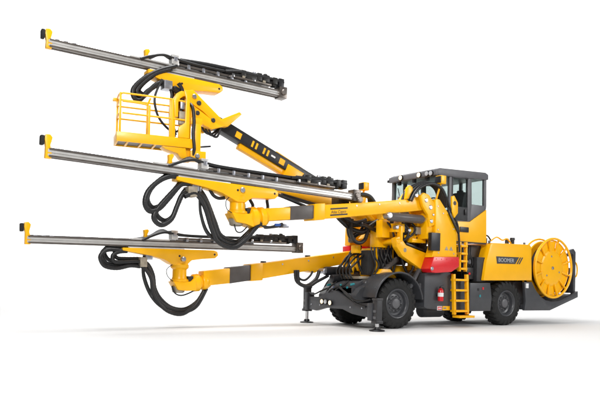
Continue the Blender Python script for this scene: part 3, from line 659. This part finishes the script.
BA = R(-11); bc, bs = math.cos(BA), math.sin(BA); BO = V(-7.04, -.66, 3.80)
def BF(p): return BO+V(p.x*bc-p.y*bs, p.x*bs+p.y*bc, p.z)
BL, BW, BH = 1.50, .56, .95
bk = MB(.015)
for (x0, x1, y0, y1) in ((0, BL, 0, .04), (0, BL, BW-.04, BW), (0, .04, .04, BW-.04), (BL-.04, BL, .04, BW-.04)): bk.box(x0, x1, y0, y1, 0, .19, .008, BF)
basket = bk.build('work_basket', 'yellow', rig, label='open railed work basket on the third boom')
MB(.004).box(.04, BL-.04, .04, BW-.04, .03, .06, .004, BF).build('floor_grating', 'sleeve', basket)
for k in range(5): MB(.004).box(.2+.27*k, .24+.27*k, .04, BW-.04, .004, .03, .002, BF).build('floor_rib', 'yellow', basket)
rt = .019
def bh(pts, r=rt, nm='rail'): return MB().tube([BF(V(*p)) for p in pts], r, 8, 3).build(nm, 'yellow', basket)
for x, y in ((.06, .02), (.06, BW-.02), (.62, .02), (.66, BW-.02), (1.08, .02), (1.15, BW-.02), (1.44, BW-.02)):
    h = BH if (x, y) != (.62, .02) else BH-.18
    MB(.004).box(x-.022, x+.022, y-.018, y+.018, .18, h, .004, BF).build('post', 'yellow', basket)
e = .02
bh([(.10, e, BH), (.5, e, BH), (1.0, e, BH), (1.42, e, BH-.02)])
bh([(.10, e, .56), (.5, e, .56), (1.0, e, .56), (1.42, e, .56)])
bh([(.10, e, BH-.16), (.35, e, BH-.16), (.52, e, BH-.17), (.58, e, BH-.17), (.62, e, BH-.08), (.64, e, BH-.04)])
bh([(.06, .03, BH-.03), (.10, e, BH)]); 
for z in (BH, BH-.14, .56):
    bh([(.06, .02, z-.005), (.05, .2, z), (.05, BW-.2, z), (.06, BW-.02, z)])
    bh([(.06, BW-e, z), (.5, BW-e, z), (1.0, BW-e, z), (1.44, BW-e, z)])
MB(.008).box(-.03, .05, BW-.05, BW+.05, BH-.04, BH+.02, .008, BF).build('rail_corner', 'yellow', basket)
MB(.01).box(1.02, 1.14, .02, .09, .19, BH, .008, BF).build('mast_post', 'yellow', basket)
# control box and hoop at the machine side
MB(.015).prism([(1.20, .19), (1.42, .19), (1.42, 1.08), (1.38, 1.16), (1.30, 1.15), (1.34, 1.0), (1.33, .5), (1.20, .4)], -.02, .06, 'y', .015, BF).build('mast_plate', 'yellow', basket)
MB(.015).prism([(1.34, -.26), (1.48, -.26), (1.48, .95), (1.44, 1.12), (1.34, 1.08)], .10, .30, 'y', .015, BF).build('mast', 'yellow', basket)
MB(.012).prism([(1.12, .60), (1.10, .94), (1.14, 1.07), (1.24, 1.14), (1.40, 1.14), (1.40, 1.06), (1.29, 1.04), (1.22, .98), (1.19, .90), (1.19, .60)], .0, .30, 'y', .02, BF).build('arched_guard', 'yellow', basket)
MB(.01).box(1.195, 1.36, .27, .295, .6, 1.03, .006, BF).build('guard_panel', 'yellow', basket)
MB(.01).box(1.22, 1.36, .04, .16, .48, .74, .01, BF).build('control_box', 'tan', basket)
MB(.01).box(1.24, 1.32, .02, .10, .78, .95, .01, BF).build('control_lever', 'bolt', basket)
MB(.015).prism([(.88, -.005), (1.36, -.005), (1.40, -.22), (1.27, -.22), (1.20, -.13), (.95, -.06)], .02, .30, 'y', .012, BF).build('bottom_bracket', 'yellow', basket)
MB(.012).box(1.55, 1.67, .02, .16, -.10, .52, .012, BF).build('rear_post', 'yellow', basket)
MB(.015).box(1.46, 1.78, .0, .20, -.25, -.04, .015, BF).build('rear_foot', 'yellow', basket)
MB().rod(BF(V(1.60, -.03, -.15)), BF(V(1.60, .23, -.15)), .05, 14).build('foot_pin', 'bolt', basket)
MB(.01).beam(BF(V(1.66, .1, .06)), BF(V(1.90, .1, .10)), .035, .035).build('hose_hook', 'black', basket)
MB(.01).box(1.46, 1.70, .04, .2, .50, .64, .01, BF).build('mast_link', 'yellow', basket)
b3l = MB(.015).beam(BF(V(1.42, .2, .80)), (-5.1, 0, 4.72), .16, .28).build('mast_arm', 'yellow', b3)
hose([BF(V(*p)) for p in ((1.42, .2, .98), (1.49, .06, .85), (1.52, .02, .55), (1.50, .0, .3), (1.53, 0, .0), (1.5, .05, -.2))], .035, basket)
hose([BF(V(*p)) for p in ((1.28, .1, 1.0), (1.26, .1, .9), (1.27, .1, .8), (1.24, .1, .6))], .03, basket)

# ------------------------------------------------------------------ hose loops under the feeds
def bundle(pts, r, n, spread, jitter=.02, parent=rig):
    for k in range(n):
        q = (k-(n-1)/2)*spread
        hose([(x+random.uniform(-jitter, jitter)+q*.75, y+q, z+random.uniform(-jitter, jitter)+q*.7) for x, y, z in pts], r*.88, parent)
bundle(hz(-1., (-5.80, 3.17), (-6.00, 3.20), (-6.24, 3.10), (-6.47, 2.86), (-6.55, 2.64), (-6.43, 2.49), (-6.24, 2.55), (-6.05, 2.78), (-5.80, 3.06), (-5.62, 3.14)), .056, 2, .12, .014)
bundle(hz(-1., (-5.60, 3.10), (-5.80, 3.06), (-6.08, 2.76), (-6.33, 2.48), (-6.33, 2.32), (-6.18, 2.24), (-6.0, 2.35), (-5.88, 2.62), (-5.76, 2.87), (-5.58, 2.91)), .056, 2, .12, .014)
bundle(hz(-1., (-5.72, 2.84), (-5.52, 2.93), (-5.38, 2.84), (-5.23, 2.62), (-5.10, 2.27), (-4.93, 1.99), (-4.60, 1.88), (-4.35, 2.04), (-4.10, 2.30), (-3.96, 2.45)), .055, 3, .10, .014)
bundle(hz(-1.05, (-5.44, 3.05), (-5.43, 2.8), (-5.40, 2.45), (-5.21, 2.07), (-4.76, 1.86), (-4.46, 1.93), (-4.15, 2.28), (-4.0, 2.40)), .026, 2, .06, .012)
MB(.015).box(-5.72, -5.52, -1.14, -.86, 2.80, 3.0).build('hose_manifold', 'tan', rig)
MB(.015).box(-5.62, -5.42, -1.10, -.90, 2.92, 3.08).build('hose_manifold', 'bolt', rig)
bundle(hz(-1., (-5.2, 3.02), (-5.12, 2.88), (-4.98, 2.83), (-4.84, 2.86)), .04, 1, .1)
bundle(hz(-1.1, (-4.74, 2.9), (-4.86, 2.78), (-4.86, 2.62), (-4.72, 2.54)), .010, 1, 0)
bundle(hz(-1.1, (-4.66, 2.3), (-4.60, 2.16), (-4.48, 2.14), (-4.36, 2.26)), .016, 1, 0)
for x in (-4.32, -4.10, -3.70): bundle(hz(-.80, (x+.02, 3.05), (x-.02, 2.9), (x+.03, 2.75), (x+.0, 2.55)), .04, 1, .1)
hose(hz(-.9, (-3.6, 3.08), (-3.2, 2.98), (-2.75, 2.86)), .035, rig)
for k in range(3): hose(hz(-1.06+.07*k, (-4.0+.1*k, 2.34), (-3.8, 2.30), (-3.6+.06*k, 2.35), (-3.45+.05*k, 2.40)), .03, rig)
MB(.01).rod((-3.66, -1.08, 2.36), (-3.52, -1.08, 2.37), .03, 12).build('hose_coupling', 'blue', rig)
MB(.01).box(-3.45, -3.3, -1.10, -.9, 2.32, 2.40).build('hose_coupling', 'bolt', rig)
# far feed
bundle(hz(.95, (-6.28, 1.77), (-6.60, 1.80), (-6.76, 1.72), (-6.79, 1.60), (-6.70, 1.45), (-6.43, 1.40), (-6.12, 1.47), (-5.92, 1.45)), .052, 3, .09, .014)
bundle(hz(.9, (-6.25, 1.74), (-6.42, 1.74), (-6.56, 1.66), (-6.52, 1.53), (-6.3, 1.52), (-6.0, 1.54), (-5.86, 1.50)), .05, 2, .10, .014)
bundle(hz(.95, (-5.95, 1.46), (-5.80, 1.40), (-5.66, 1.16), (-5.60, .85), (-5.45, .60), (-5.19, .42), (-4.86, .38), (-4.55, .57), (-4.34, .92)), .046, 3, .08, .014)
bundle(hz(.9, (-5.89, 1.62), (-5.88, 1.2), (-5.70, .75), (-5.37, .45), (-4.94, .35), (-4.57, .49), (-4.30, .92)), .028, 2, .06, .012)
MB(.015).box(-6.0, -5.84, .78, 1.1, 1.38, 1.60).build('hose_manifold', 'tan', rig)
MB(.012).box(-5.86, -5.7, .82, 1.06, 1.55, 1.66).build('hose_manifold', 'bolt', rig)
bundle(hz(.85, (-5.2, .95), (-5.15, .80), (-5.0, .74), (-4.80, .82), (-4.6, .90)), .02, 1, 0)
bundle(hz(.85, (-5.22, 1.46), (-5.36, 1.36), (-5.34, 1.2), (-5.18, 1.08)), .010, 1, 0)
# top feed
bundle(hz(-.05, (-5.60, 5.74), (-5.95, 5.56), (-6.28, 5.34), (-6.49, 5.08), (-6.48, 4.90), (-6.34, 4.90), (-6.18, 5.10), (-5.94, 5.29)), .052, 3, .09, .014)
bundle(hz(-.1, (-5.75, 5.60), (-6.05, 5.44), (-6.32, 5.22), (-6.44, 5.02), (-6.34, 4.94), (-6.22, 5.04), (-6.05, 5.22), (-5.86, 5.33)), .048, 2, .09, .014)
bundle(hz(-.35, (-6.02, 5.25), (-6.16, 4.9), (-6.14, 4.62), (-6.02, 4.38), (-5.82, 4.22), (-5.62, 4.26), (-5.55, 4.5)), .028, 1, 0)
bundle(hz(-.1, (-5.78, 5.28), (-5.70, 5.1), (-5.72, 4.8), (-5.70, 4.5), (-5.62, 4.2)), .04, 2, .08, .015)
bundle(hz(-.25, (-5.62, 5.3), (-5.52, 5.16), (-5.56, 5.0), (-5.6, 4.9)), .03, 2, .07, .015)
MB(.012).box(-5.92, -5.74, -.22, .02, 5.14, 5.32).build('hose_manifold', 'bolt', rig)
MB(.012).rod((-5.72, -.2, 5.18), (-5.56, -.2, 5.12), .07, 16).build('hose_swivel', 'black', rig)
for k in range(3): hose(hz(-.16-.05*k, (-5.05+.05*k, 4.62), (-4.98+.06*k, 4.40-.03*k), (-4.80+.05*k, 4.34-.03*k), (-4.62, 4.50)), .024, b3)

# ------------------------------------------------------------------ centre of the machine: boom carrier, hydraulics
cf = MB(.02)
cf.box(-.1, .46, -.36, .36, 1.28, 2.05); cf.box(.46, 1.4, -.3, .3, 1.25, 1.62); cf.box(.5, .8, -.9, .9, 2.35, 2.6)
cf.box(.35, .62, .15, .8, 1.28, 2.0)
cf.prism([(-.15, 2.06), (-.15, 2.50), (.05, 2.66), (.50, 2.66), (.50, 2.06)], -.42, -.10)
cf.prism([(-.2, 2.3), (.4, 2.9), (.9, 2.9), (.9, 2.3)], .0, .35)
cf.box(.92, 1.1, -.5, -.38, 1.5, 2.9); cf.box(.92, 1.1, .6, .72, 1.5, 2.9); cf.box(.7, 1.2, -.95, .9, 2.62, 2.72)
cf.prism([(-.35, 1.28), (.35, 1.28), (.12, 1.5), (-.15, 1.5)], -.62, -.40)
carrier = cf.build('boom_carrier', 'yellow', rig)
MB(.015).box(-.10, .34, -.44, -.365, 1.36, 2.02).build('radiator_panel', 'black', carrier)
MB(.012).box(-.36, -.12, -.3, .0, 1.34, 1.98).build('valve_block', 'interior', carrier)
MB(.02).box(1.12, 1.42, -.6, .9, 1.7, 2.8).build('shadow_block', 'black', carrier)  # black block put in for the dark shadows behind the carrier shelves
MB(.02).box(.52, .9, -.35, .6, 1.63, 2.3).build('pump_housing', 'drill', carrier)
# link arm to the near column
la = MB(.025).prism([(-.05, 2.28), (.10, 2.34), (.32, 2.12), (1.10, 1.93), (1.30, 1.82), (1.32, 1.45), (1.12, 1.42), (.90, 1.50), (.20, 1.84), (.0, 2.06)], -.98, -.80).build('link_arm', 'yellow', carrier)
for x, z in ((.28, 1.99), (1.0, 1.64)): MB().rod((x, -.986, z), (x, -.795, z), .065, 18).build('link_hole', 'tan', carrier)
MB(.012).beam((.32, -.88, 2.16), (1.1, -.88, 1.98), .2, .05).build('cover_strip', 'black', carrier)
MB().rod((.05, -1.0, 2.2), (.05, -.3, 2.2), .07, 16).build('pivot_pin', 'yellow', carrier)
# blocks beneath the near boom
for (x0, x1, y0, y1, z0, z1, m) in ((-.02, .28, -.95, -.7, 2.44, 2.66, 'yellow'), (.34, .72, -.92, -.6, 2.30, 2.38, 'yellow'), (.5, .98, -1.0, -.6, 2.2, 2.30, 'yellow'), (.10, .18, -1.0, -.85, 2.2, 2.6, 'yellow'),
        (.30, .60, -.85, -.6, 2.42, 2.72, 'black'), (-.25, .0, -.7, -.45, 2.3, 2.75, 'yellow'), (.62, .82, -1.0, -.8, 2.42, 2.6, 'tan'), (-.1, .2, .42, .62, 1.45, 1.85, 'yellow'), (.0, .30, .35, .75, 1.20, 1.46, 'yellow'), (-.62, -.45, -.1, .1, 1.9, 2.1, 'yellow')):
    MB(.015).box(x0, x1, y0, y1, z0, z1).build('hydraulic_block', m, carrier)
for (x, y, z, r) in ((.1, -.45, 2.4, .10), (-.02, -.97, 2.55, .05), (.42, -.95, 2.50, .045), (.2, .34, 1.36, .08), (.15, .30, 1.6, .04), (.86, -1.0, 2.48, .05)):
    MB().rod((x, y-.05, z), (x, y+.1, z), r, 16).build('bolt_cap', 'yellow' if r > .07 else 'bolt', carrier)
for (p, q, r, m) in (((-.02, -.5, 1.45), (.45, -.5, 1.78), .075, 'sleeve'), ((-.35, -.2, 2.9), (.4, -.3, 2.3), .07, 'yellow'), ((-.62, .1, 2.35), (.0, .0, 2.55), .06, 'black'), ((-.7, -.4, 2.62), (.1, -.3, 2.45), .055, 'black'), ((-.45, .25, 1.35), (-.4, .25, 1.95), .05, 'yellow'), ((.55, .3, 1.35), (.5, .3, 2.0), .05, 'black')):
    MB().rod(p, q, r, 16).build('hydraulic_cylinder', m, carrier)
for pts, r in (([(-.92, -.3, 2.74), (-.95, -.3, 2.45), (-.85, -.3, 2.22), (-.66, -.3, 2.15), (-.47, -.3, 2.26), (-.36, -.3, 2.52), (-.1, -.35, 2.72)], .05),
               ([(-1.5, -.3, 2.86), (-1.2, -.25, 2.66), (-.9, -.2, 2.52), (-.55, -.25, 2.45), (-.3, -.3, 2.62), (-.05, -.4, 2.80)], .055),
               ([(-1.6, -.2, 2.94), (-1.2, -.15, 2.76), (-.8, -.1, 2.62), (-.45, -.1, 2.64), (-.1, -.3, 2.74)], .055),
               ([(-1.5, -.4, 2.84), (-1.15, -.35, 2.74), (-.8, -.3, 2.66), (-.5, -.35, 2.74)], .05),
               ([(-.8, -.05, 2.8), (-.85, -.05, 2.5), (-.72, -.0, 2.3), (-.5, -.05, 2.4), (-.35, -.1, 2.68)], .04),
               ([(-.3, .1, 2.04), (-.42, .05, 1.85), (-.42, .0, 1.6), (-.32, -.05, 1.36)], .035), ([(-.2, .2, 2.1), (-.5, .2, 1.98), (-.6, .22, 1.7), (-.5, .2, 1.4)], .035),
               ([(.2, -.45, 2.1), (.1, -.5, 1.9), (.0, -.48, 1.6), (-.1, -.46, 1.35)], .03), ([(.5, -.7, 2.0), (.42, -.72, 1.8), (.5, -.7, 1.6), (.7, -.7, 1.3)], .035),
               ([(.3, -.9, 2.7), (.42, -.95, 2.5), (.34, -.95, 2.3), (.2, -.9, 2.2)], .03), ([(.55, -.9, 2.72), (.62, -.98, 2.55), (.52, -.98, 2.4), (.4, -.9, 2.3)], .03),
               ([(.1, -.8, 2.7), (.22, -.85, 2.5), (.3, -.85, 2.35), (.5, -.8, 2.2), (.8, -.8, 2.12)], .035), ([(.45, -.8, 1.3), (.62, -.85, 1.45), (.7, -.85, 1.6), (.62, -.8, 1.8)], .03),
               ([(.1, .5, 1.95), (.3, .5, 2.06), (.5, .45, 2.0), (.55, .4, 1.8)], .035)):
    hose(pts, r, carrier)
for pts, r in ((hz(.6, (-2.0, 1.42), (-1.95, 1.14), (-1.66, 1.02), (-1.36, 1.20), (-1.26, 1.42)), .05), (hz(.7, (-1.9, 1.42), (-1.82, 1.22), (-1.64, 1.17), (-1.48, 1.28), (-1.4, 1.40)), .03), (hz(.55, (-1.96, 1.42), (-1.90, 1.08), (-1.6, 1.02), (-1.35, 1.14), (-1.0, 1.3)), .04)):
    hose(pts, r, b2)
for k in range(9):      # thin lines and fittings packed between the carrier and the near boom
    x0 = .0+.10*k; y = -.72-.03*(k % 4)
    hose([(x0-.25+random.uniform(-.1, .1), y+.2, 2.75), (x0-.05, y, 2.60+random.uniform(-.06, .06)), (x0+random.uniform(-.08, .12), y-.05, 2.38+random.uniform(-.08, .08)), (x0+.15, y+.05, 2.2), (x0+.2+random.uniform(-.1, .2), y+.2, 2.0)], random.choice((.018, .022, .028)), carrier)
for k in range(12):
    x = random.uniform(-.1, .95); z = random.uniform(2.12, 2.7); y = -.93+random.uniform(-.06, .03)
    MB().rod((x, y, z), (x+random.uniform(-.05, .08), y+.12, z+random.uniform(-.04, .05)), random.choice((.022, .03, .038)), 10).build('hose_fitting', random.choice(('bolt', 'black', 'steel', 'yellow', 'tan')), carrier)
for k in range(7):
    x0 = -.35+.11*k
    hose([(x0, -.40, 2.05), (x0-.06, -.50, 1.85+random.uniform(-.05, .05)), (x0+.05, -.52, 1.6), (x0+random.uniform(-.1, .1), -.46, 1.32)], random.choice((.02, .026)), carrier)
for k in range(5):
    y = -.1+.14*k
    hose([(-.3, y, 1.9), (-.62, y-.05, 1.75+random.uniform(-.1, .1)), (-.78, y+.03, 1.45), (-.72, y, 1.22)], .026, carrier)
# hose arcs over the root of the near boom
for k in range(4):
    y = -1.22+.09*k; q = .02*k
    hose(hz(y, (.22-q, 3.22), (.36-q, 3.44+q), (.56, 3.60+q), (.93, 3.72+q), (1.26, 3.64+q), (1.44, 3.42+q), (1.50+q, 3.15)), .042, b1)
hose(hz(-1.30, (1.40, 3.40), (1.55, 3.1), (1.80, 2.75), (1.88, 2.4), (1.92, 2.0)), .03, colm)
# hose cluster at the rear end of the near feed
for k in range(3): hose(hz(-1.06+.08*k, (-1.5, 3.16), (-1.25+.05*k, 3.26), (-1.0+.05*k, 3.24), (-.85, 3.12), (-.8+.03*k, 3.0)), .045, f1)
MB(.015).box(-1.72, -1.40, -.80, -.5, 2.98, 3.18).build('feed_motor', 'drill', f1)
MB().rod((-1.35, -1.18, 3.12), (-1.35, -.82, 3.12), .08, 18).build('hose_drum', 'rail', f1)
MB(.012).prism([(-.72, 3.05), (-.5, 3.10), (-.46, 3.36), (-.55, 3.40), (-.66, 3.3)], -.3, -.18).build('stop_bracket', 'yellow', carrier)
